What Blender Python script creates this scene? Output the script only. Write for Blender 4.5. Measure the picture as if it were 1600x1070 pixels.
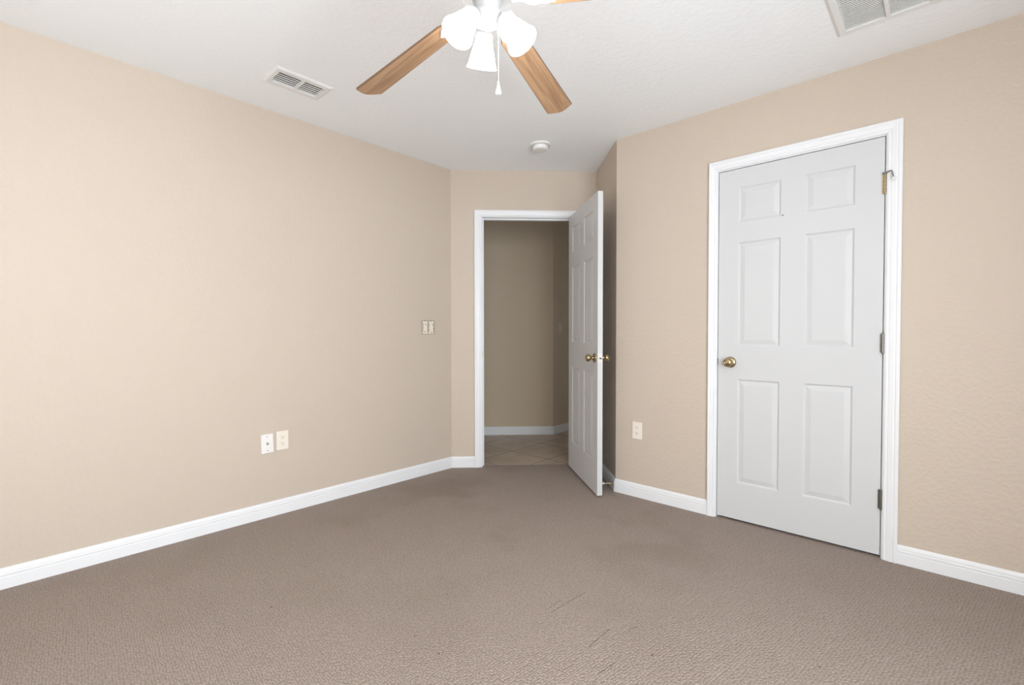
import bpy, bmesh, math, random
from mathutils import Vector, Matrix
D = bpy.data
for o in list(D.objects): D.objects.remove(o, do_unlink=True)
COL = bpy.context.scene.collection
scn = bpy.context.scene
S2 = 2 ** -.5
PI = math.pi

# ------------------------------------------------------------------ camera
F_PX, PITCH, ROLL, YAW, CAM_H = 741.85, -0.0188077, -0.000476, 0.742806, 1.1036
def set_camera():
    fw = Vector((-math.sin(YAW) * math.cos(PITCH), math.cos(YAW) * math.cos(PITCH), math.sin(PITCH)))
    r0 = Vector((math.cos(YAW), math.sin(YAW), 0)); u0 = r0.cross(fw)
    r = r0 * math.cos(ROLL) + u0 * math.sin(ROLL); u = u0 * math.cos(ROLL) - r0 * math.sin(ROLL)
    c = D.cameras.new('camera'); co = D.objects.new('camera', c); COL.objects.link(co)
    c.sensor_width = 36; c.sensor_fit = 'HORIZONTAL'; c.lens = F_PX * 36 / 1600; c.clip_start = .02
    co.matrix_world = Matrix(((r.x, u.x, -fw.x, 0), (r.y, u.y, -fw.y, 0), (r.z, u.z, -fw.z, CAM_H), (0, 0, 0, 1)))
    scn.camera = co
set_camera()

# ------------------------------------------------------------------ sky, daylight, exposure
SKY_STRENGTH = 11.0                    # overcast-bright sky
GROUND_STRENGTH = 11.0                 # invented bright ground, lower half of the world, added to light the ceiling
SKY_COLOR = (0.92, 0.98, 1.02)
GROUND_COLOR = (0.92, 0.99, 1.05)
SHADE_EMIT = 18.0
BULB_EMIT = 30.0
LAMP_COLOR = (1.0, 0.98, 0.95)
w = D.worlds.new('sky'); scn.world = w; w.use_nodes = True
def world_nodes():
    t = w.node_tree; bg = t.nodes['Background']
    tc = t.nodes.new('ShaderNodeTexCoord'); sp = t.nodes.new('ShaderNodeSeparateXYZ'); t.links.new(tc.outputs['Generated'], sp.inputs[0])
    mr = t.nodes.new('ShaderNodeMapRange'); t.links.new(sp.outputs[2], mr.inputs[0]); mr.inputs[1].default_value = -.05; mr.inputs[2].default_value = .05
    mx = t.nodes.new('ShaderNodeMix'); mx.data_type = 'RGBA'; t.links.new(mr.outputs[0], mx.inputs[0])
    mx.inputs[6].default_value = (*[c * GROUND_STRENGTH for c in GROUND_COLOR], 1); mx.inputs[7].default_value = (*[c * SKY_STRENGTH for c in SKY_COLOR], 1)
    t.links.new(mx.outputs[2], bg.inputs[0]); bg.inputs[1].default_value = 1.0
world_nodes()
vs = scn.view_settings
vs.view_transform = 'Standard'; vs.look = 'None'; vs.exposure = 0.06; vs.gamma = 1.0; vs.use_curve_mapping = False
# windows: (theta, origin, local x0, x1, z0, z1); near-wall and hall ones added for light
WINDOWS = [(-90, (.99, 0), -1.30, .75, .30, 2.07), (180, (0, -.94), 1.60, 2.00, .70, 2.07), (-90, (-1.25, 0), -4.75, -4.45, .95, 1.60)]
def portal(theta, origin, x0, x1, z0, z1, name):
    l = D.lights.new(name, 'AREA'); l.shape = 'RECTANGLE'; l.size = x1 - x0; l.size_y = z1 - z0
    l.cycles.is_portal = True
    o = D.objects.new(name, l); COL.objects.link(o)
    t = math.radians(theta)
    M = Matrix.Translation((origin[0], origin[1], 0)) @ Matrix.Rotation(t, 4, 'Z') @ Matrix.Translation(((x0 + x1) / 2, .06, (z0 + z1) / 2))
    # area lights shine along local -Z: turn -Z to the room (local -y)
    o.matrix_world = M @ Matrix.Rotation(math.radians(-90), 4, 'X')
for i, wd in enumerate(WINDOWS): portal(*wd, 'window_portal')

# ------------------------------------------------------------------ helpers
def frame(origin, theta, z=0):
    return Matrix.Translation((origin[0], origin[1], z)) @ Matrix.Rotation(math.radians(theta), 4, 'Z')
P1 = (-3.00526, 2.53452); P2 = (-2.15771, 3.38207); P3 = (-1.70207, 2.92643)
LEFT = frame((P1[0], 0), 90)          # local x = world y, room side is local -y
DIAG = frame(P1, 45)                  # local x runs along the door wall
STUB = frame(P2, -45)
RIGHT = frame((0, 2.925), 0)
WINW = frame((.99, 0), -90)
NEAR = frame((0, -.94), 180)
HALLC = (-3.217, 4.175)
HALLF = frame(HALLC, 45)
HALLS = frame(HALLC, 90)

class MB:
    def __init__(s): s.bm = bmesh.new()
    def face(s, pts):
        return s.bm.faces.new([s.bm.verts.new(p) for p in pts])
    def box(s, x0, x1, y0, y1, z0, z1, M=None):
        v = [s.bm.verts.new(p) for p in ((x0,y0,z0),(x1,y0,z0),(x1,y1,z0),(x0,y1,z0),(x0,y0,z1),(x1,y0,z1),(x1,y1,z1),(x0,y1,z1))]
        for f in ((3,2,1,0),(4,5,6,7),(0,1,5,4),(1,2,6,5),(2,3,7,6),(3,0,4,7)): s.bm.faces.new([v[i] for i in f])
        if M: bmesh.ops.transform(s.bm, matrix=M, verts=v)
        return v
    def rbox(s, x0, x1, y0, y1, z0, z1, b, M=None, seg=2):
        t = bmesh.new(); q = MB.__new__(MB); q.bm = t; q.box(x0, x1, y0, y1, z0, z1)
        bmesh.ops.bevel(t, geom=list(t.edges), offset=b, segments=seg, affect='EDGES', profile=.5)
        s.merge(t, M)
    def merge(s, t, M=None):
        if M: bmesh.ops.transform(t, matrix=M, verts=list(t.verts))
        mp = {v: s.bm.verts.new(v.co) for v in t.verts}
        for f in t.faces:
            try: s.bm.faces.new([mp[v] for v in f.verts])
            except ValueError: pass
        t.free()
    def prism(s, pts2, y0, y1, M=None):      # polygon in (x, z), extruded along y
        a = [s.bm.verts.new((x, y0, z)) for x, z in pts2]; b = [s.bm.verts.new((x, y1, z)) for x, z in pts2]
        n = len(a); s.bm.faces.new(a[::-1]); s.bm.faces.new(b)
        for i in range(n): s.bm.faces.new([a[i], a[(i+1) % n], b[(i+1) % n], b[i]])
        if M: bmesh.ops.transform(s.bm, matrix=M, verts=a + b)
    def slab(s, pts2, z0, z1, M=None):       # polygon in (x, y), extruded along z
        a = [s.bm.verts.new((x, y, z0)) for x, y in pts2]; b = [s.bm.verts.new((x, y, z1)) for x, y in pts2]
        n = len(a); s.bm.faces.new(a[::-1]); s.bm.faces.new(b)
        for i in range(n): s.bm.faces.new([a[i], a[(i+1) % n], b[(i+1) % n], b[i]])
        if M: bmesh.ops.transform(s.bm, matrix=M, verts=a + b)
    def lathe(s, prof, n=32, M=None, cap=True):   # prof: list of (r, z)
        rings = []; vs_ = []
        for r, z in prof:
            if r < 1e-6: ring = [s.bm.verts.new((0, 0, z))]
            else: ring = [s.bm.verts.new((r * math.cos(2*PI*i/n), r * math.sin(2*PI*i/n), z)) for i in range(n)]
            rings.append(ring); vs_ += ring
        for a, b in zip(rings, rings[1:]):
            for i in range(n):
                j = (i + 1) % n
                if len(a) == 1 and len(b) == 1: continue
                if len(a) == 1: s.bm.faces.new([a[0], b[i], b[j]])
                elif len(b) == 1: s.bm.faces.new([a[i], a[j], b[0]])
                else: s.bm.faces.new([a[i], a[j], b[j], b[i]])
        if cap:
            for ring in (rings[0], rings[-1]):
                if len(ring) > 2: s.bm.faces.new(ring)
        if M: bmesh.ops.transform(s.bm, matrix=M, verts=vs_)
    def tube(s, pts, r, n=8):
        pts = [Vector(p) for p in pts]; rings = []
        for i, p in enumerate(pts):
            d = (pts[min(i+1, len(pts)-1)] - pts[max(i-1, 0)]).normalized()
            a = d.orthogonal().normalized() if abs(d.z) > .9 or True else None
            up = Vector((0, 0, 1)) if abs(d.z) < .9 else Vector((1, 0, 0))
            a = d.cross(up).normalized(); b = d.cross(a)
            rr = r[i] if isinstance(r, (list, tuple)) else r
            rings.append([s.bm.verts.new(p + rr * (a * math.cos(2*PI*k/n) + b * math.sin(2*PI*k/n))) for k in range(n)])
        for A, B in zip(rings, rings[1:]):
            for k in range(n): s.bm.faces.new([A[k], A[(k+1) % n], B[(k+1) % n], B[k]])
        s.bm.faces.new(rings[0][::-1]); s.bm.faces.new(rings[-1])
    def build(s, name, mat, parent=None, M=None, smooth=False, bevel=0, recalc=True):
        if recalc: bmesh.ops.recalc_face_normals(s.bm, faces=list(s.bm.faces))
        me = D.meshes.new(name); s.bm.to_mesh(me); s.bm.free()
        me.materials.append(mat)
        o = D.objects.new(name, me); COL.objects.link(o)
        if smooth:
            for p in me.polygons: p.use_smooth = True
            me.set_sharp_from_angle(angle=math.radians(40))
        if parent: o.parent = parent
        if M is not None: o.matrix_local = M
        if bevel:
            m = o.modifiers.new('bevel', 'BEVEL'); m.width = bevel; m.segments = 2; m.limit_method = 'ANGLE'
        return o

def tag(o, label=None, cat=None, group=None, kind=None):
    if label: o['label'] = label
    if cat: o['category'] = cat
    if group: o['group'] = group
    if kind: o['kind'] = kind
    return o
def empty(name, M, label, cat, group=None, kind=None):
    o = D.objects.new(name, None); COL.objects.link(o); o.matrix_world = M; o.empty_display_size = .05
    return tag(o, label, cat, group, kind)
def struct(o, label, cat): return tag(o, label, cat, kind='structure')

# ------------------------------------------------------------------ materials
def mat(name, color, rough=.5, metal=0, spec=.5):
    m = D.materials.new(name); m.use_nodes = True
    b = m.node_tree.nodes['Principled BSDF']
    b.inputs['Base Color'].default_value = (*color, 1); b.inputs['Roughness'].default_value = rough
    b.inputs['Metallic'].default_value = metal; b.inputs['Specular IOR Level'].default_value = spec
    return m
class NG:
    def __init__(s, m): s.t = m.node_tree; s.b = s.t.nodes['Principled BSDF']
    def n(s, typ, ins=None, **kw):
        nd = s.t.nodes.new(typ)
        for k, v in kw.items(): setattr(nd, k, v)
        for k, v in (ins or {}).items():
            if isinstance(v, bpy.types.NodeSocket): s.t.links.new(v, nd.inputs[k])
            else: nd.inputs[k].default_value = v
        return nd
    def m(s, op, *a, clamp=False):
        nd = s.t.nodes.new('ShaderNodeMath'); nd.operation = op; nd.use_clamp = clamp
        for i, v in enumerate(a):
            if isinstance(v, bpy.types.NodeSocket): s.t.links.new(v, nd.inputs[i])
            else: nd.inputs[i].default_value = v
        return nd.outputs[0]
    def mix(s, f, a, b, blend='MIX'):
        nd = s.t.nodes.new('ShaderNodeMix'); nd.data_type = 'RGBA'; nd.blend_type = blend
        for sock, v in ((nd.inputs[0], f), (nd.inputs[6], a), (nd.inputs[7], b)):
            if isinstance(v, bpy.types.NodeSocket): s.t.links.new(v, sock)
            elif isinstance(v, tuple): sock.default_value = (*v, 1)
            else: sock.default_value = v
        return nd.outputs[2]
    def pos(s): return s.n('ShaderNodeNewGeometry').outputs['Position']
    def obj(s): return s.n('ShaderNodeTexCoord').outputs['Object']
    def noise(s, vec, scale, detail=2, rough=.5): return s.n('ShaderNodeTexNoise', {'Vector': vec, 'Scale': scale, 'Detail': detail, 'Roughness': rough}).outputs['Fac']
    def ramp(s, v, a, b, c=0., d=1.):
        return s.n('ShaderNodeMapRange', {'Value': v, 1: a, 2: b, 3: c, 4: d}, interpolation_type='SMOOTHSTEP').outputs[0]
    def bump(s, h, strength, dist):
        nd = s.n('ShaderNodeBump', {'Height': h, 'Strength': strength, 'Distance': dist})
        s.t.links.new(nd.outputs[0], s.b.inputs['Normal'])
    def color(s, c): s.t.links.new(c, s.b.inputs['Base Color'])

WALL_ALBEDO = (.595, .506, .422)
def wall_mat(name, c):
    m = mat(name, c, .55, 0, .3); g = NG(m); p = g.pos()
    a = g.ramp(g.noise(p, 55, 3, .55), .42, .62)
    b = g.noise(p, 230, 2)
    g.bump(g.m('ADD', a, g.m('MULTIPLY', b, .35)), .28, .0025)
    v = g.noise(p, 1.1, 2)
    g.color(g.mix(g.ramp(v, .3, .7, 0, .06), c, tuple(x * .93 for x in c)))
    return m
M_WALL = wall_mat('beige_orange_peel_paint', WALL_ALBEDO)
m = mat('ceiling_white_texture', (.93, .945, .96), .85, 0, .1); g = NG(m); p = g.pos()
g.bump(g.m('ADD', g.ramp(g.noise(p, 34, 3, .6), .45, .6), g.m('MULTIPLY', g.noise(p, 160, 2), .4)), .2, .003); M_CEIL = m
M_HALL = wall_mat('hallway_tan_paint', (.62, .51, .375))
M_TRIM = mat('white_semigloss_trim', (.82, .83, .85), .38)
M_DOOR = mat('white_door_paint', (.63, .635, .645), .42, 0, .35)
m = M_DOOR; g = NG(m); o_ = g.obj()
sc = g.n('ShaderNodeMapping', {'Vector': o_, 'Scale': (140, 140, 7)}).outputs[0]
g.bump(g.noise(sc, 1.0, 3), .06, .001)
M_PLATE = mat('almond_plastic', (.86, .79, .70), .35)
M_PLATEW = mat('white_plastic', (.87, .84, .82), .35)
M_DARK = mat('dark_slot', (.03, .027, .025), .6)
M_SCREW = mat('screw_metal', (.42, .39, .36), .4, .8)
M_BRASS = mat('antique_brass', (.43, .335, .20), .24, 1)
M_STEEL = mat('dull_nickel', (.24, .235, .22), .4, 1)
M_DKSTEEL = mat('dark_hinge_metal', (.20, .19, .16), .4, .9)
M_VENT = mat('vent_white_enamel', (.82, .82, .81), .4)
M_DUCT = mat('dark_duct_interior', (.03, .03, .03), .8)
M_RUBBER = mat('white_rubber', (.8, .78, .74), .6)
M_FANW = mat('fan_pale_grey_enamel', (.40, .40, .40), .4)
M_GASKET = mat('wall_box_plaster', (.36, .31, .25), .8)
M_CLEAR = mat('pale_bumper', (.78, .78, .77), .5)

def carpet_mat():
    m = mat('taupe_loop_carpet', (.34, .28, .235), .95, 0, .1); g = NG(m); p = g.pos()
    wob = g.n('ShaderNodeVectorMath', {0: p}, operation='ADD')
    nz = g.n('ShaderNodeTexNoise', {'Vector': p, 'Scale': 30.0, 'Detail': 1.0}).outputs['Color']
    off = g.n('ShaderNodeVectorMath', {0: nz, 'Scale': .006}, operation='SCALE').outputs[0]
    g.t.links.new(off, wob.inputs[1])
    mp = g.n('ShaderNodeMapping', {'Vector': wob.outputs[0], 'Rotation': (0, 0, .12), 'Scale': (95, 120, 1)}).outputs[0]
    vo = g.n('ShaderNodeTexVoronoi', {'Vector': mp, 'Scale': 1.0, 'Randomness': .55}, voronoi_dimensions='2D')
    loop = g.ramp(vo.outputs['Distance'], .15, .62, 1, 0)
    fib = g.noise(p, 420, 2)
    h = g.m('ADD', loop, g.m('MULTIPLY', fib, .5))
    g.bump(h, .55, .004)
    tone = g.n('ShaderNodeSeparateColor', {0: vo.outputs['Color']}).outputs[0]
    c = g.mix(g.m('MULTIPLY', g.m('SUBTRACT', 1.0, loop), .55), (.405, .338, .300), (.20, .157, .135))
    c = g.mix(g.ramp(tone, 0, 1, 0, .35), c, (.30, .24, .19))
    # wear and soil: soft patches, strongest in the walkway by the doorway
    wear = g.ramp(g.noise(p, 1.6, 3, .55), .48, .68)
    dx = g.n('ShaderNodeVectorMath', {0: p, 1: (-1.95, 2.35, 0)}, operation='DISTANCE').outputs['Value']
    near = g.ramp(dx, .3, 1.5, 1, .28)
    c = g.mix(g.m('MULTIPLY', g.m('MULTIPLY', wear, near), .40), c, (.20, .15, .115))
    # pulled threads (dark lines) and specks
    sx = g.n('ShaderNodeSeparateXYZ', {0: p}); X, Y = sx.outputs[0], sx.outputs[1]
    mark = None
    for (ax, ay), (bx, by), wd in (((-1.145, 1.471), (-1.126, 1.690), .0022), ((-1.169, 1.472), (-1.168, 1.565), .0018),
                                   ((-.9195, 1.401), (-.9177, 1.5356), .0026), ((-.8212, 1.3076), (-.8109, 1.390), .002),
                                   ((-.86, 1.575), (-.85, 1.62), .002)):
        L2 = (bx-ax)**2 + (by-ay)**2
        t = g.m('DIVIDE', g.m('ADD', g.m('MULTIPLY', g.m('SUBTRACT', X, ax), bx-ax), g.m('MULTIPLY', g.m('SUBTRACT', Y, ay), by-ay)), L2, clamp=True)
        ex = g.m('SUBTRACT', X, g.m('ADD', ax, g.m('MULTIPLY', t, bx-ax)))
        ey = g.m('SUBTRACT', Y, g.m('ADD', ay, g.m('MULTIPLY', t, by-ay)))
        d = g.m('SQRT', g.m('ADD', g.m('MULTIPLY', ex, ex), g.m('MULTIPLY', ey, ey)))
        k = g.ramp(d, wd * .4, wd, 1, 0)
        mark = k if mark is None else g.m('MAXIMUM', mark, k)
    mark = g.m('MULTIPLY', mark, g.ramp(g.noise(p, 60, 2), .38, .55, .35, 1))
    for (x, y, r) in SPECKS:
        d = g.n('ShaderNodeVectorMath', {0: p, 1: (x, y, 0)}, operation='DISTANCE').outputs['Value']
        mark = g.m('MAXIMUM', mark, g.ramp(d, r * .5, r, 1, 0))
    c = g.mix(g.m('MULTIPLY', mark, .65), c, (.045, .035, .03))
    g.color(c)
    return m
SPECKS = [(-1.28, 1.02, .005), (-.735, 1.513, .006), (-2.0, .74, .006), (-2.23, .98, .005), (-1.55, 1.28, .005),
          (-1.42, 1.02, .004), (-.82, 1.95, .004), (-2.05, 2.6, .006), (-.30, 1.83, .005)]
M_CARPET = carpet_mat()

def tile_mat():
    m = mat('brown_ceramic_tile', (.3, .24, .19), .35); g = NG(m); p = g.pos()
    sx = g.n('ShaderNodeSeparateXYZ', {0: p})
    def line(v, o, pitch):
        f = g.m('FRACT', g.m('DIVIDE', g.m('SUBTRACT', v, o), pitch))
        return g.m('MULTIPLY', g.m('MINIMUM', f, g.m('SUBTRACT', 1.0, f)), pitch)
    d = g.m('MINIMUM', line(sx.outputs[0], -2.605 - 4.3, .43), line(sx.outputs[1], 3.75 - 4.4, .44))
    gr = g.ramp(d, .003, .007, 1, 0)
    n1 = g.noise(p, 3.5, 5, .6); n2 = g.noise(p, 14, 4, .6)
    c = g.mix(g.ramp(n1, .3, .7), (.46, .36, .28), (.62, .51, .41))
    c = g.mix(g.ramp(n2, .4, .7, 0, .5), c, (.38, .29, .22))
    c = g.mix(gr, c, (.20, .15, .11)); g.color(c)
    g.bump(g.m('SUBTRACT', 1.0, gr), .5, .003)
    return m
M_TILE = tile_mat()

def wood_mat():
    m = mat('light_oak_blade', (.5, .3, .17), .42); g = NG(m); o = g.obj()
    mp = g.n('ShaderNodeMapping', {'Vector': o, 'Scale': (2.2, 46, 1)}).outputs[0]
    n1 = g.noise(mp, 1.0, 5, .62)
    mp2 = g.n('ShaderNodeMapping', {'Vector': o, 'Scale': (8, 240, 1)}).outputs[0]
    n2 = g.noise(mp2, 1.0, 2)
    c = g.mix(g.ramp(n1, .35, .68), (.60, .375, .215), (.38, .215, .115))
    c = g.mix(g.ramp(n2, .45, .75, 0, .45), c, (.30, .17, .09)); g.color(c)
    return m
M_WOOD = wood_mat()
M_WOODEDGE = mat('brown_blade_edge', (.19, .115, .07), .5)

def emit_mat(name, color, strength, base=(.9, .9, .88)):
    m = mat(name, base, .3); b = m.node_tree.nodes['Principled BSDF']
    b.inputs['Emission Color'].default_value = (*color, 1); b.inputs['Emission Strength'].default_value = strength
    return m
M_SHADE = emit_mat('lit_frosted_glass', LAMP_COLOR, SHADE_EMIT)
M_BULB = emit_mat('lit_bulb', LAMP_COLOR, BULB_EMIT)

# ------------------------------------------------------------------ room shell
ZT = 2.44
def wall(name, M, x0, x1, label, openings=(), th=.115, z0=-.02, z1=ZT + .02, material=None):
    b = MB(); xs = x0
    for (a, c, za, zb) in sorted(openings):
        b.box(xs, a, 0, th, z0, z1)
        if za > z0 + .001: b.box(a, c, 0, th, z0, za)
        b.box(a, c, 0, th, zb, z1); xs = c
    b.box(xs, x1, 0, th, z0, z1)
    bmesh.ops.remove_doubles(b.bm, verts=list(b.bm.verts), dist=1e-5)
    return struct(b.build(name, material or M_WALL, None, M), label, 'wall')
T_ = .115
DO = (.238, 1.034, -.02, 2.078)       # doorway in the diagonal wall
CO = (-1.037, -.212, -.02, 2.080)     # closet opening
wall('wall_left', LEFT, -1.06, P1[1] + .047, 'long beige textured wall on the left with switch box and outlets')
wall('wall_back', DIAG, -.047, 1.1986 + T_, 'beige wall at the back holding the open hallway door', [DO])
wall('wall_stub', STUB, 0, .6444, 'short beige return wall in shade behind the open door leaf')
wall('wall_right', RIGHT, P3[0], 1.105, 'beige textured wall on the right around the closed closet door', [CO])
wx = [(wd[2], wd[3], wd[4], wd[5]) for wd in WINDOWS]
wall('wall_window', WINW, -3.04, 1.055, 'beige wall with the large window, right of the camera', [wx[0]])
wall('wall_near', NEAR, -1.105, 3.12, 'beige wall behind the camera', wx[1:2])
wall('wall_hall_far', HALLF, -1.9, 0, 'beige hallway wall seen straight through the doorway', material=M_HALL)
wall('wall_hall_side', HALLS, 0, 2.0, 'narrow beige hallway wall with light switch beside the open door', material=M_HALL)
wall('wall_hall_end', frame((P1[0] - .495, P1[1] - .495), 135), -.62, 1.6, 'beige end wall of the hallway, hidden left of the doorway', material=M_HALL)
wall('wall_hall_near', frame((0, 6.0), 0), -3.4, -1.1, 'beige far end wall of the hallway, hidden behind the door', material=M_HALL)
wall('wall_hall_right', frame((-1.25, 0), -90), -6.1, -3.0, 'beige hallway wall behind the closet', [wx[2]], material=M_HALL)
b = MB(); b.box(-1.135, .10, .75, .80, -.02, 2.46); b.box(.05, .10, .115, .75, -.02, 2.46); b.box(-1.135, -1.085, .115, .75, -.02, 2.46)
struct(b.build('wall_closet', M_WALL, None, RIGHT), 'beige closet walls hidden behind the closed closet door', 'wall')

# ceiling with two real duct openings
V1 = (-2.650, -2.505, .998, 1.245)     # left register hole
V2 = (-.352, .215, 2.07, 2.560)        # return grille hole
b = MB()
def grid_with_holes(b, X0, X1, Y0, Y1, holes, z0, z1):
    xs = sorted({X0, X1, *[h[0] for h in holes], *[h[1] for h in holes]}); ys = sorted({Y0, Y1, *[h[2] for h in holes], *[h[3] for h in holes]})
    for xa, xb in zip(xs, xs[1:]):
        for ya, yb in zip(ys, ys[1:]):
            cx, cy = (xa + xb) / 2, (ya + yb) / 2
            if any(h[0] < cx < h[1] and h[2] < cy < h[3] for h in holes): continue
            b.box(xa, xb, ya, yb, z0, z1)
grid_with_holes(b, -5.4, 1.105, -1.06, 6.12, [V1, V2], ZT, ZT + .05)
bmesh.ops.remove_doubles(b.bm, verts=list(b.bm.verts), dist=1e-5)
struct(b.build('ceiling', M_CEIL), 'flat white textured ceiling with fan and vents', 'ceiling')

def dpt(s, o): return (P1[0] + S2 * (s + o), P1[1] + S2 * (s - o))
b = MB()
b.slab([(-3.11, -1.05), (1.1, -1.05), (1.1, 3.70), (-1.12, 3.70), (-1.12, 3.03), (-1.70, 3.03), (-2.05, 3.40), dpt(1.30, -.048), dpt(-.11, -.048)], -.012, 0)
struct(b.build('floor', M_CARPET), 'taupe loop-pile carpet with worn patches and pulled threads', 'floor')
b = MB(); b.box(-5.35, -1.1, 1.3, 6.1, -.06, -.013)
struct(b.build('floor_hall', M_TILE), 'brown diagonal ceramic tile floor of the hallway', 'floor')

# baseboards
BB = [(0, 0), (.013, 0), (.013, .050), (.0112, .0525), (.0112, .055), (.0125, .058), (.0125, .064), (.0095, .0675), (.0105, .071), (.0095, .078), (.0065, .085), (.003, .089), (0, .0895)]
def baseboard(name, M, x0, x1, label, c0=0., c1=0.):   # c0/c1: mitre slope at the ends
    b = MB(); A = []; B = []
    for o, z in BB:
        A.append(b.bm.verts.new((x0 + c0 * o, -o, z))); B.append(b.bm.verts.new((x1 + c1 * o, -o, z)))
    n = len(A)
    for i in range(n): b.bm.faces.new([A[i], A[(i+1) % n], B[(i+1) % n], B[i]])
    b.bm.faces.new(A[::-1]); b.bm.faces.new(B)
    return struct(b.build(name, M_TRIM, None, M), label, 'baseboard')
t225 = math.tan(PI / 8)
baseboard('baseboard_left', LEFT, -.94, P1[1], 'white moulded baseboard along the long left wall', 0, -t225)
baseboard('baseboard_back', DIAG, 0, .1915, 'short white baseboard between left corner and doorway casing', t225, 0)
baseboard('baseboard_back_right', DIAG, 1.081, 1.1986, 'short white baseboard hidden behind the open door hinge side', 0, -1)
baseboard('baseboard_stub', STUB, 0, .6444, 'shaded white baseboard behind the open door leaf', 1, t225)
baseboard('baseboard_right', RIGHT, P3[0], -1.068, 'white baseboard under the outlet left of the closet door', -t225, 0)
baseboard('baseboard_right_near', RIGHT, -.167, .99, 'white baseboard right of the closet door', 0, -1)
baseboard('baseboard_window', WINW, -2.925, .94, 'white baseboard under the window', 1, -1)
baseboard('baseboard_near', NEAR, -.99, 3.005, 'white baseboard behind the camera', 1, -1)
def hallbase(name, M, x0, x1, label, c0=0, c1=0):
    o = baseboard(name, M @ Matrix.Translation((0, 0, -.013)), x0, x1, label, c0, c1)
hallbase('baseboard_hall_far', HALLF, -1.9, 0, 'white baseboard on the hallway wall straight through the doorway', 0, t225)
hallbase('baseboard_hall_side', HALLS, 0, 1.8, 'white baseboard on the hallway wall under the light switch', t225, 0)

# casings and jambs
CP = [(0, 0), (0, .009), (.06, .0105), (.10, .0125), (.22, .0125), (.27, .0108), (.33, .0135), (.62, .0165), (.70, .0155), (.78, .018), (.93, .018), (1, .0155), (1, 0)]
def casing(b, xl, xr, zt, wl, wr, wt, zbot=0):
    rows = []
    for d, h in CP:
        rows.append([b.bm.verts.new(p) for p in ((xl - d*wl, -h, zbot), (xl - d*wl, -h, zt + d*wt), (xr + d*wr, -h, zt + d*wt), (xr + d*wr, -h, zbot))])
    n = len(rows)
    for i in range(n - 1):
        for k in range(3): b.bm.faces.new([rows[i][k], rows[i][k+1], rows[i+1][k+1], rows[i+1][k]])
    for k in range(3): b.bm.faces.new([rows[-1][k], rows[-1][k+1], rows[0][k+1], rows[0][k]])
    b.bm.faces.new([r[0] for r in rows]); b.bm.faces.new([r[3] for r in rows][::-1])
def jamb(b, xl, xr, zt, y0, y1, op, stop=None, zbot=0.):
    b.box(op[0], xl, y0, y1, zbot, zt); b.box(xr, op[1], y0, y1, zbot, zt); b.box(op[0], op[1], y0, y1, zt, op[3])
    if stop:
        ya, yb, t = stop
        b.box(xl, xl + t, ya, yb, zbot, zt); b.box(xr - t, xr, ya, yb, zbot, zt); b.box(xl + t, xr - t, ya, yb, zt - t, zt)
tr = empty('trim_1', DIAG, 'white casing and jamb around the open hallway doorway', 'door frame', kind='structure')
b = MB(); casing(b, .2510, 1.0205, 2.0615, .0595, .0595, .0516); b.build('casing', M_TRIM, tr)
b = MB(); casing(b, .2510, 1.0205, 2.0615, .0595, .0595, .0516, -.013)
b.build('hall_casing', M_TRIM, tr, Matrix.Translation((1.2715, T_, 0)) @ Matrix.Rotation(PI, 4, 'Z'))
b = MB(); jamb(b, .2565, 1.0150, 2.0565, 0, T_, DO, (.037, .072, .0115), -.012); b.build('jamb', M_TRIM, tr, bevel=.001)
b = MB(); b.rbox(.2562, .2575, .008, .034, .905, .965, .0005); b.build('strike_plate', M_STEEL, tr)
b = MB(); b.box(.2573, .2577, .012, .026, .920, .950); b.build('strike_hole', M_DARK, tr)
tr = empty('trim_2', RIGHT, 'white moulded casing and jamb around the closed closet door', 'door frame', kind='structure')
b = MB(); casing(b, -1.0235, -.2265, 2.0650, .0445, .0595, .0556); b.build('casing', M_TRIM, tr)
b = MB(); jamb(b, -1.0175, -.2315, 2.0600, 0, T_, CO, (.037, .072, .0115)); b.build('jamb', M_TRIM, tr)
b = MB(); b.box(-1.0178, -1.0165, .004, .03, .918, .955); b.build('strike_plate', M_DARK, tr)

# ------------------------------------------------------------------ six panel doors
def door_leaf(w, h, t, xs, zs):
    """xs: list of (x0,x1) panel columns, zs: list of (z0,z1) panel rows; front face at y=0 looking to -y."""
    b = MB()
    gx = sorted({0, w, *[v for c in xs for v in c]}); gz = sorted({0, h, *[v for c in zs for v in c]})
    prof = [(0, 0), (.003, .0005), (.009, .0060), (.0125, .0068), (.0155, .0062), (.036, .0016), (.040, .0012)]
    for side in (0, 1):
        def Y(d): return d if side == 0 else t - d
        for xa, xb in zip(gx, gx[1:]):
            for za, zb in zip(gz, gz[1:]):
                panel = any(abs(xa - c[0]) < 1e-6 for c in xs) and any(abs(za - c[0]) < 1e-6 for c in zs)
                if not panel:
                    b.face([(xa, Y(0), za), (xb, Y(0), za), (xb, Y(0), zb), (xa, Y(0), zb)]); continue
                rings = [[(xa + i, Y(d), za + i), (xb - i, Y(d), za + i), (xb - i, Y(d), zb - i), (xa + i, Y(d), zb - i)] for i, d in prof]
                for A, B in zip(rings, rings[1:]):
                    for k in range(4): b.face([A[k], A[(k+1) % 4], B[(k+1) % 4], B[k]])
                b.face(rings[-1])
    for q in ([(0,0,0),(w,0,0),(w,t,0),(0,t,0)], [(0,0,h),(w,0,h),(w,t,h),(0,t,h)]): b.face(q)
    for x in (0, w):
        for za, zb in zip(gz, gz[1:]): b.face([(x,0,za),(x,0,zb),(x,t,zb),(x,t,za)])
    bmesh.ops.remove_doubles(b.bm, verts=list(b.bm.verts), dist=1e-5)
    return b
ZROWS = [(.2135, .8250), (1.017, 1.6225), (1.7335, 1.938)]
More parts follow.
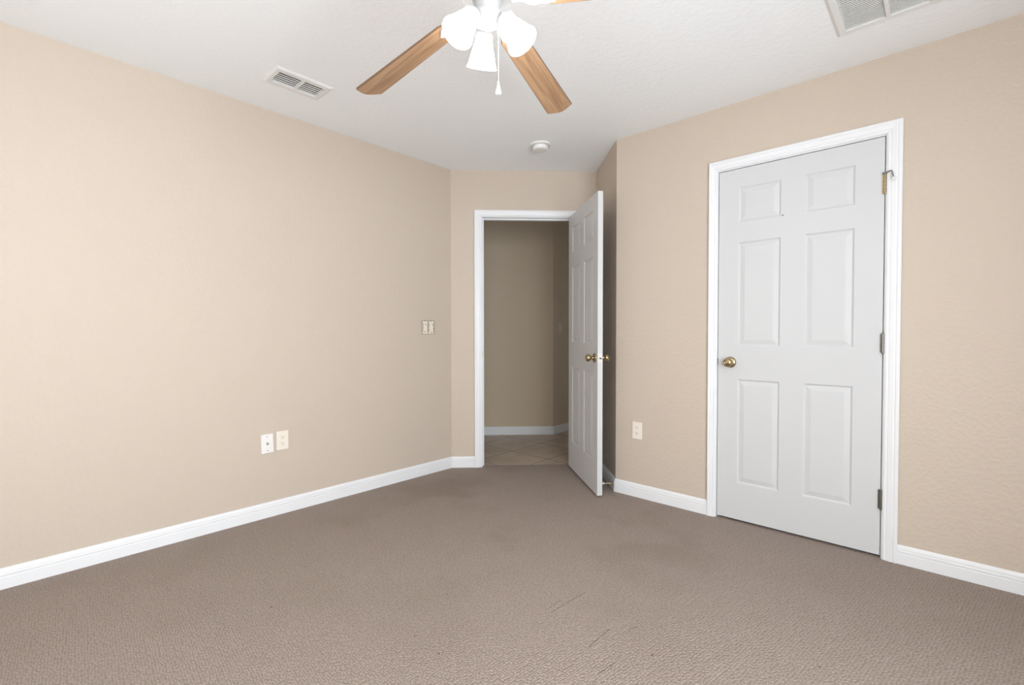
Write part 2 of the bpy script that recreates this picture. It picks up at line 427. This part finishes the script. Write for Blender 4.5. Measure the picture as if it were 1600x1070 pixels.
def knob(parent, M, label=None):
    """axis along local +z from the door face"""
    b = MB(); b.lathe([(0, 0), (.031, 0), (.0325, .002), (.031, .005), (.026, .009), (.018, .0115), (.012, .013), (0, .013)], 32)
    r = b.build('rose', M_BRASS, parent, M, True)
    b = MB(); b.lathe([(0, .012), (.0105, .012), (.0095, .020), (.0105, .026), (.018, .031), (.0245, .038), (.0265, .046), (.025, .054), (.020, .060), (.014, .0625), (.0125, .0615), (.0075, .0625), (.006, .0655), (0, .0665)], 36)
    k = b.build('knob', M_BRASS, r, Matrix.Identity(4), True)
    return r
TO_FRONT = Matrix.Rotation(PI / 2, 4, 'X')    # local +z -> -y
TO_BACK = Matrix.Rotation(-PI / 2, 4, 'X')    # local +z -> +y

# open hallway door
LEAF_W = .7516
DOOR1 = frame((-2.303, 3.200), -39.5, .0135)
lf = door_leaf(LEAF_W, 2.0375, .035, [(.106, .326), (.4256, .6456)], ZROWS).build('door_1', M_DOOR, None, DOOR1)
struct(lf, 'white six-panel door standing open into the room from the hallway doorway', 'door')
lf['kind'] = 'structure'
KX, KZ = LEAF_W - .060, .925
knob(lf, Matrix.Translation((KX, 0, KZ)) @ TO_FRONT); knob(lf, Matrix.Translation((KX, .035, KZ)) @ TO_BACK)
b = MB(); b.rbox(LEAF_W - .0006, LEAF_W + .0012, .005, .030, KZ - .029, KZ + .029, .0005)
lp = b.build('latch_plate', M_RUBBER, lf); lp['label'] = 'pale latch plate on the door edge'
b = MB(); b.lathe([(0, 0), (.0075, 0), (.0075, .008), (.004, .010), (0, .010)], 16, Matrix.Translation((LEAF_W + .001, .0175, KZ)) @ Matrix.Rotation(PI/2, 4, 'Y')); b.build('latch_bolt', M_STEEL, lp, None, True)
for dz in (-.021, .021):
    b = MB(); b.lathe([(0, 0), (.0035, 0), (.003, .001), (0, .001)], 12, Matrix.Translation((LEAF_W + .001, .0175, KZ + dz)) @ Matrix.Rotation(PI/2, 4, 'Y')); b.build('screw', M_SCREW, lp)
for z in (.23, 1.02, 1.80):
    b = MB(); b.lathe([(0, 0), (.006, 0), (.006, .09), (0, .09)], 12, Matrix.Translation((-.004, .040, z))); b.box(-.0015, -.0003, .006, .036, z, z + .09)
    b.build('hinge', M_STEEL, lf, None, True)

# closed closet door
DOOR2 = RIGHT @ Matrix.Translation((-1.0137, .0060, .0127))
ld = door_leaf(.7786, 2.044, .035, [(.108, .331), (.443, .6635)], [(.2125, .8255), (1.0165, 1.6225), (1.7345, 1.938)]).build('door_2', M_DOOR, None, DOOR2)
struct(ld, 'closed white six-panel closet door on the right wall', 'door'); ld['kind'] = 'structure'
knob(ld, Matrix.Translation((.0705, 0, .922)) @ TO_FRONT)
b = MB(); b.lathe([(0, 0), (.0035, 0), (.0035, .0006), (0, .0006)], 10, Matrix.Translation((.338, 0, 1.739)) @ TO_FRONT); b.build('nail_hole', M_DARK, ld)
for z, mt, lb in ((.231, M_DKSTEEL, 'dark metal hinge'), (.997, M_STEEL, 'dull nickel hinge'), (1.769, M_BRASS, 'brass hinge carrying a pin stop')):
    b = MB(); hx = .7806; zz = [z, z + .0185, z + .037, z + .0555, z + .074, z + .092]
    for a, c in zip(zz, zz[1:]):
        b.lathe([(0, a + .0004), (.0068, a + .0004), (.0068, c - .0004), (0, c - .0004)], 14, Matrix.Translation((hx, -.0110, 0)))
    b.lathe([(0, z - .006), (.003, z - .005), (.0045, z - .002), (.0045, z), (0, z)], 12, Matrix.Translation((hx, -.0110, 0)))
    b.lathe([(0, z + .092), (.0045, z + .092), (.0045, z + .095), (.003, z + .098), (0, z + .099)], 12, Matrix.Translation((hx, -.0110, 0)))
    b.box(hx - .012, hx, -.0012, .0008, z, z + .092); b.box(hx - .0015, hx + .0015, -.0110, .0008, z, z + .092)
    h = b.build('hinge', mt, ld, None, True); h['label'] = lb
    if mt is M_BRASS:
        b = MB(); b.lathe([(.0045, z + .093), (.011, z + .093), (.011, z + .099), (.0045, z + .099)], 16, Matrix.Translation((hx, -.0110, 0)), cap=False)
        b.tube([(hx + .006, -.014, z + .096), (hx + .020, -.030, z + .099), (hx + .0265, -.034, z + .097), (hx + .030, -.034, z + .080), (hx + .034, -.033, z + .066)], .0028)
        s = b.build('pin_stop', M_STEEL, h, None, True); s['label'] = 'bent metal hinge-pin stop arm'
        b = MB(); b.lathe([(0, 0), (.008, 0), (.009, .003), (.0085, .009), (0, .010)], 16, Matrix.Translation((hx + .0355, -.0325, z + .062)) @ Matrix.Rotation(2.2, 4, 'X'))
        b.build('bumper', M_CLEAR, h, None, True)

# ------------------------------------------------------------------ windows out of view (near-wall and hall ones are added light sources)
for i, (th, og, x0, x1, z0, z1) in enumerate(WINDOWS):
    M = frame(og, th)
    wn = empty(f'window_{i+1}', M, ('white framed window in the wall right of the camera', 'narrow white window added behind the camera to light the room', 'small unseen white window added behind the closet to light the hallway')[i], 'window', kind='structure')
    b = MB(); f = .045
    b.box(x0, x1, .04, .09, z0, z0 + f); b.box(x0, x1, .04, .09, z1 - f, z1); b.box(x0, x0 + f, .04, .09, z0 + f, z1 - f); b.box(x1 - f, x1, .04, .09, z0 + f, z1 - f)
    zm = (z0 + z1) / 2; b.box(x0 + f, x1 - f, .05, .08, zm - .02, zm + .02)
    b.build('window_frame', M_TRIM, wn)
    b = MB(); b.box(x0 - .03, x1 + .03, -.03, .04, z0 - .02, z0); b.build('window_sill', M_TRIM, wn)

# ------------------------------------------------------------------ ceiling registers
Mt = empty('air_vent', Matrix.Translation((-2.5785, 1.1175, ZT)), 'small white two-bank ceiling air vent near the left wall', 'vent')
hx, hy = .0985, .1480
def vframe(hx, hy, ix, iy, drop, bars=(), bw=.006):
    b = MB()
    o = [(-hx, -hy), (hx, -hy), (hx, hy), (-hx, hy)]; mI = [(-hx + .010, -hy + .010), (hx - .010, -hy + .010), (hx - .010, hy - .010), (-hx + .010, hy - .010)]
    i_ = [(-ix, -iy), (ix, -iy), (ix, iy), (-ix, iy)]
    rings = [[(x, y, 0) for x, y in o], [(x, y, -.002) for x, y in o], [(x, y, -drop) for x, y in mI], [(x, y, -drop) for x, y in i_], [(x, y, .008) for x, y in i_]]
    for A, B in zip(rings, rings[1:]):
        for k in range(4): b.face([A[k], A[(k+1) % 4], B[(k+1) % 4], B[k]])
    for c in bars: b.box(-ix, ix, c - bw, c + bw, -drop, .006)
    bmesh.ops.remove_doubles(b.bm, verts=list(b.bm.verts), dist=1e-6)
    return b
vframe(hx, hy, .0600, .1205, .008, (.006,), .005).build('vent_frame', M_VENT, Mt)
for (ya, yb) in ((-.1205, .001), (.011, .1205)):
    for k in range(6):
        x = -.052 + k * .0205
        b = MB(); b.rbox(-.0036, .0036, ya, yb, -.0007, .0007, .0004, Matrix.Translation((x, 0, -.001)) @ Matrix.Rotation(math.radians(-12), 4, 'Y'), 1)
        b.build('slat', M_VENT, Mt)
def duct(hole, h, par, cx, cy):
    b = MB(); x0, x1, y0, y1 = hole[0] - cx, hole[1] - cx, hole[2] - cy, hole[3] - cy
    b.box(x0, x1, y0, y1, .006, h); b.bm.faces.ensure_lookup_table(); b.bm.faces.remove(b.bm.faces[0])
    return b.build('duct', M_DUCT, par)
duct(V1, .14, Mt, -2.5785, 1.1175)
cx2, cy2 = -.0685, 2.315
Mr = empty('return_grille', Matrix.Translation((cx2, cy2, ZT)), 'large white louvred return air grille cut by the top edge', 'vent')
fr = MB()
hx, hy, ix, iy = .3125, .277, .2785, .2415
bars = []
b = vframe(hx, hy, ix, iy, .007)
for c in (-.1315, .0085, .1485): b.box(c - .007, c + .007, -iy, iy, -.007, .006)
b.build('grille_frame', M_VENT, Mr)
n = 38
for k in range(n):
    y = -iy + (k + .5) * 2 * iy / n
    b = MB(); b.box(-ix, ix, -.0031, .0031, -.0005, .0005, Matrix.Translation((0, y, -.001)) @ Matrix.Rotation(math.radians(-8), 4, 'X'))
    b.build('louver', M_VENT, Mr)
duct(V2, .16, Mr, cx2, cy2)

# smoke detector
sd = empty('smoke_detector', Matrix.Translation((-2.143, 2.632, ZT)), 'round white smoke detector on the ceiling before the doorway', 'smoke detector')
b = MB(); b.lathe([(0, 0), (.074, 0), (.074, -.008), (.070, -.012), (.064, -.013), (.064, -.010), (0, -.010)], 40); b.build('base', M_VENT, sd, None, True)
b = MB(); b.lathe([(0, -.012), (.056, -.012), (.056, -.017), (.058, -.018), (.057, -.030), (.052, -.038), (.044, -.041), (.020, -.0415), (0, -.0415)], 40); b.build('cover', M_VENT, sd, None, True)

# ------------------------------------------------------------------ wall plates
def plate(b, w, h, t=.0055): b.rbox(-w/2, w/2, -t, 0, -h/2, h/2, .0022)
def screw(parent, z, M=M_SCREW, r=.0032, x=0, y=-.0055):
    b = MB(); b.lathe([(0, 0), (r, 0), (r * .8, .0012), (0, .0014)], 14, Matrix.Translation((x, y, z)) @ TO_FRONT); b.box(x - r*.8, x + r*.8, y - .0017, y - .0013, z - .0004, z + .0004)
    return b.build('screw', M, parent, None, True)
def outlet(M, label, group=None):
    r = empty('electrical_outlet', M, label, 'outlet', group)
    b = MB(); plate(b, .071, .115); b.build('cover_plate', M_PLATE, r)
    screw(r, 0, M_PLATE, .003)
    for s in (-1, 1):
        zc = s * .0195
        b = MB(); pts = [(-.0165, -.009), (-.0115, -.0135), (.0115, -.0135), (.0165, -.009), (.0165, .009), (.0115, .0135), (-.0115, .0135), (-.0165, .009)]
        b.prism([(x, z + zc) for x, z in pts], -.0072, -.003); q = b.build('receptacle', M_PLATE, r, None, bevel=.0006)
        b = MB()
        b.box(-.0075, -.0052, -.0075, -.006, zc + .0, zc + .0085); b.box(.0052, .0075, -.0075, -.006, zc + .001, zc + .0075)
        b.lathe([(0, 0), (.0027, 0), (.0027, .0015), (0, .0015)], 12, Matrix.Translation((0, -.006, zc - .0065)) @ TO_FRONT)
        b.build('socket_slot', M_DARK, q)
    return r
outlet(LEFT @ Matrix.Translation((1.1855, 0, .4497)), 'almond duplex outlet on the left wall beside the cable plate')
outlet(RIGHT @ Matrix.Translation((-1.537, 0, .4493)), 'almond duplex outlet on the right wall between stub corner and closet door')
cj = empty('cable_jack', LEFT @ Matrix.Translation((1.096, -.0015, .444)) @ Matrix.Rotation(math.radians(-1.6), 4, 'Y'), 'slightly crooked white cable wall plate, left of an outlet', 'cable jack')
b = MB(); plate(b, .070, .115, .0075); b.build('cover_plate', M_PLATEW, cj)
for z in (-.042, .042): screw(cj, z, M_SCREW, .0036, 0, -.0075)
b = MB(); b.lathe([(0, 0), (.0072, 0), (.0072, .002), (.0062, .003), (.0048, .003), (.0048, .010), (.0038, .010), (.0038, .004), (0, .004)], 18, Matrix.Translation((0, -.0075, 0)) @ TO_FRONT)
b.build('connector', M_SCREW, cj, None, True)
# uncovered two-gang switch box
sb = empty('switch_box', LEFT @ Matrix.Translation((2.2995, 0, 1.1515)), 'uncovered two-gang switch box near the corner of the left wall', 'switch')
b = MB()
hw, hh = .063, .056
for (x0, x1, z0, z1) in ((-hw, -hw + .004, -hh, hh), (hw - .004, hw, -hh, hh), (-hw + .004, hw - .004, -hh, -hh + .004), (-hw + .004, hw - .004, hh - .004, hh)):
    b.box(x0, x1, -.0025, 0, z0, z1)
b.build('box_rim', M_GASKET, sb)
b = MB(); b.box(-hw + .004, hw - .004, -.0012, 0, -hh + .004, hh - .004); b.build('box_back', mat('box_interior', (.50, .44, .36), .8), sb)
M_YOKE = mat('painted_over_switch', (.82, .74, .64), .45)
for xx, dots in ((-.029, [(-.034, .052), (-.028, .023), (-.002, .043), (-.035, -.034), (-.001, -.022)]), (.029, [(.020, .060), (.042, .022), (.004, .018), (.052, -.008), (.034, -.040)])):
    b = MB()
    b.rbox(xx - .018, xx + .018, -.0058, -.001, -.033, .033, .0015)
    b.rbox(xx - .023, xx + .023, -.0030, -.001, -.050, -.034, .0008); b.rbox(xx - .023, xx + .023, -.0030, -.001, .034, .050, .0008)
    q = b.build('switch', M_YOKE, sb)
    b = MB(); b.rbox(xx - .005, xx + .005, -.014, -.005, -.004, .010, .0015, Matrix.Rotation(.2, 4, 'X')); b.build('toggle', M_PLATEW, q)
    for (dx, dz) in dots:
        dz = max(-.050, min(.052, dz)); screw(q, dz, M_DKSTEEL, .0046, dx, -.0052)
# hallway switch
hs = empty('light_switch', HALLS @ Matrix.Translation((.133, 0, 1.168)), 'small almond light switch on the hallway side wall', 'switch')
b = MB(); plate(b, .071, .115); b.build('cover_plate', mat('aged_almond', (.66, .57, .46), .4), hs)
b = MB(); b.rbox(-.005, .005, -.014, -.004, -.012, .012, .0015); b.build('toggle', M_PLATE, hs)
for z in (-.03, .03): screw(hs, z)

# door stop on the stub baseboard
dsM = STUB @ Matrix.Translation((.6444 - .030, -.013, .046))
dst = empty('door_stop', dsM, 'thin metal door stop on the baseboard behind the open door', 'door stop')
b = MB(); b.lathe([(0, 0), (.011, 0), (.010, .004), (.005, .007), (0, .007)], 16, TO_FRONT); b.build('base', M_BRASS, dst, None, True)
b = MB(); b.lathe([(.0, .006), (.0042, .006), (.0035, .030), (.0035, .062), (0, .062)], 12, TO_FRONT); b.build('rod', M_BRASS, dst, None, True)
b = MB(); b.lathe([(0, .060), (.007, .060), (.008, .066), (.0075, .073), (0, .074)], 14, TO_FRONT); b.build('rubber_tip', M_RUBBER, dst, None, True)

# ------------------------------------------------------------------ ceiling fan
FC = (-1.008, .991); BZ = 2.08
fan = empty('ceiling_fan', Matrix.Translation((*FC, ZT)), 'white ceiling fan with light wood blades and three lit glass shades', 'ceiling fan')
b = MB(); b.lathe([(0, 0), (.068, 0), (.066, -.018), (.052, -.042), (.030, -.058), (.016, -.062), (0, -.062)], 36); b.build('canopy', M_FANW, fan, None, True)
b = MB(); b.lathe([(0, -.05), (.0127, -.05), (.0127, -.17), (0, -.17)], 16); b.build('downrod', M_FANW, fan, None, True)
z0 = BZ - ZT
b = MB(); b.lathe([(0, z0 + .20), (.030, z0 + .20), (.045, z0 + .185), (.085, z0 + .165), (.112, z0 + .135), (.118, z0 + .10), (.112, z0 + .065), (.095, z0 + .040), (.070, z0 + .028), (0, z0 + .028)], 44); b.build('motor_housing', M_FANW, fan, None, True)
b = MB(); b.lathe([(0, z0 + .03), (.072, z0 + .03), (.078, z0 + .022), (.078, z0 + .010), (.070, z0 + .004), (.044, z0 - .002), (.0395, z0 - .008), (.0385, z0 - .036), (.036, z0 - .040), (.0, z0 - .040)], 40); sw = b.build('switch_housing', M_FANW, fan, None, True)
for k in range(14):
    a = 2 * PI * k / 14
    b = MB(); b.lathe([(.0, 0), (.0045, 0), (.0035, .0022), (0, .003)], 10, Matrix.Translation((.0775 * math.cos(a), .0775 * math.sin(a), z0 + .016)) @ Matrix.Rotation(a, 4, 'Z') @ Matrix.Rotation(PI/2, 4, 'Y'))
    b.build('vent_hole', M_DKSTEEL, sw, None, True)
b = MB(); b.lathe([(0, z0 - .038), (.036, z0 - .038), (.047, z0 - .044), (.049, z0 - .052), (.044, z0 - .062), (.030, z0 - .072), (.012, z0 - .078), (0, z0 - .079)], 40); b.build('light_fitter', M_FANW, fan, None, True)
R0, W0, W1 = .726, .084, .113
BLADES = [(176.63, -10.1), (176.63 - 72 + 5.26, -11.75), (176.63 - 144 - .7, -7.2), (176.63 - 216, -10), (176.63 - 288, -10)]
def blade_outline():
    def wd(r): return (W0 + (W1 - W0) * (r - .25) / (R0 - .25)) / 2
    p = [(.172, -wd(.205) * .80), (.192, -wd(.225)), (R0 - .004, -wd(R0)), (R0 + .002, -wd(R0) + .004)]
    p += [(R0 + .020, -.024), (R0 + .0255, -.012), (R0 + .027, 0), (R0 + .0255, .012), (R0 + .020, .024)]
    p += [(R0 + .002, wd(R0) - .004), (R0 - .004, wd(R0)), (.192, wd(.225)), (.172, wd(.205) * .80)]
    return p
for i, (az, pit) in enumerate(BLADES):
    Mb = Matrix.Translation((0, 0, z0)) @ Matrix.Rotation(math.radians(az), 4, 'Z') @ Matrix.Rotation(math.radians(pit), 4, 'X')
    b = MB(); b.slab(blade_outline(), -.0030, .0040)
    bmesh.ops.recalc_face_normals(b.bm, faces=list(b.bm.faces))
    bmesh.ops.bevel(b.bm, geom=[e for e in b.bm.edges if abs(e.verts[0].co.z - e.verts[1].co.z) < 1e-6], offset=.0026, segments=2, affect='EDGES', profile=.5)
    bl = b.build('blade', M_WOOD, fan, Mb)
    bl.data.materials.append(M_WOODEDGE)
    for pl in bl.data.polygons:
        if abs(pl.normal.z) < .98: pl.material_index = 1
    # ornate white bracket under the blade root
    b = MB()
    pts = [(.072, -.012), (.095, -.010), (.115, -.016), (.130, -.028), (.150, -.034), (.172, -.030), (.196, -.034), (.222, -.030), (.244, -.016), (.262, -.006), (.266, 0)]
    pts = [(.072 + (x - .072) * .82, y * .9) for x, y in pts]
    out = pts + [(x, -y) for x, y in pts[-2::-1]]
    b.slab(out, -.0065, -.0025)
    for (x, y) in ((.190, -.016), (.190, .016), (.214, 0)):
        b.lathe([(0, 0), (.005, 0), (.004, .0025), (0, .003)], 12, Matrix.Translation((x, y, -.0065)) @ Matrix.Rotation(PI, 4, 'X'))
    b.tube([(.065, 0, .010), (.085, 0, .002), (.11, 0, -.004)], .008, 10)
    b.build('blade_bracket', M_VENT, bl, None, True)
# light arms, shades, bulbs
SH_AZ, SH_R, SH_Z, SH_T, SH_L = 145, .058, 2.012, 35, .086
for k in range(3):
    Ma = Matrix.Translation((0, 0, SH_Z - ZT)) @ Matrix.Rotation(math.radians(SH_AZ + 120 * k), 4, 'Z')
    Ms = Ma @ Matrix.Translation((SH_R, 0, 0)) @ Matrix.Rotation(math.radians(-SH_T), 4, 'Y')   # shade axis: local -z points down and out
    b = MB(); b.tube([(.030, 0, .008), (.042, 0, .012), (.052, 0, .010), (.058, 0, .004)], .009, 12)
    b.build('light_arm', M_FANW, fan, Ma, True)
    b = MB(); b.lathe([(0, .016), (.014, .016), (.022, .010), (.0275, .002), (.0285, -.008), (.0265, -.012), (0, -.012)], 28); b.build('shade_holder', M_FANW, fan, Ms, True)
    b = MB()
    pr = [(.0250, -.010), (.0270, -.018), (.0310, -.031), (.0355, -.047), (.0390, -.061), (.0415, -.071), (.0450, -.080), (.0475, -SH_L)]
    b.lathe(pr + [(r - .003, z) for r, z in pr[::-1]], 40, cap=False)
    sh = b.build('lamp_shade', M_SHADE, fan, Ms, True); sh['label'] = 'lit frosted glass bell shade'
    b = MB(); b.lathe([(0, -.026), (.010, -.028), (.012, -.036), (.018, -.047), (.020, -.057), (.016, -.067), (.008, -.072), (0, -.073)], 20); b.build('bulb', M_BULB, sh, Matrix.Identity(4), True)
# pull chains
M_CHAIN = mat('dark_bead_chain', (.10, .095, .09), .5)
def chain(x, y, za, zb, fob, mt):
    b = MB()
    n = int((za - zb) / .0055)
    for i in range(n):
        z = za - i * .0055 - ZT
        b.lathe([(0, .0013), (.0010, .0008), (.0013, 0), (.0010, -.0008), (0, -.0013)], 8, Matrix.Translation((x, y, z)))
    b.tube([(x, y, za - ZT), (x, y, zb - ZT)], .0006, 6)
    c = b.build('pull_chain', mt, fan, None, True)
    b = MB()
    if fob == 'bell': prof = [(0, 0), (.0025, -.001), (.0035, -.010), (.0050, -.020), (.0080, -.030), (.0088, -.036), (.0075, -.040), (0, -.041)]
    else: prof = [(0, 0), (.0025, -.001), (.003, -.004), (.0015, -.007), (0, -.008)]
    b.lathe(prof, 18, Matrix.Translation((x, y, zb - ZT))); b.build('chain_fob', M_VENT if fob == 'bell' else M_STEEL, c, None, True)
rt = (math.cos(YAW), math.sin(YAW))
chain(-.002 * rt[0] - .006, -.002 * rt[1] - .006, 2.002, 1.962, 'ball', M_CHAIN)
chain(.0325 * math.cos(YAW), .0325 * math.sin(YAW), 2.040, 1.846, 'bell', M_VENT)
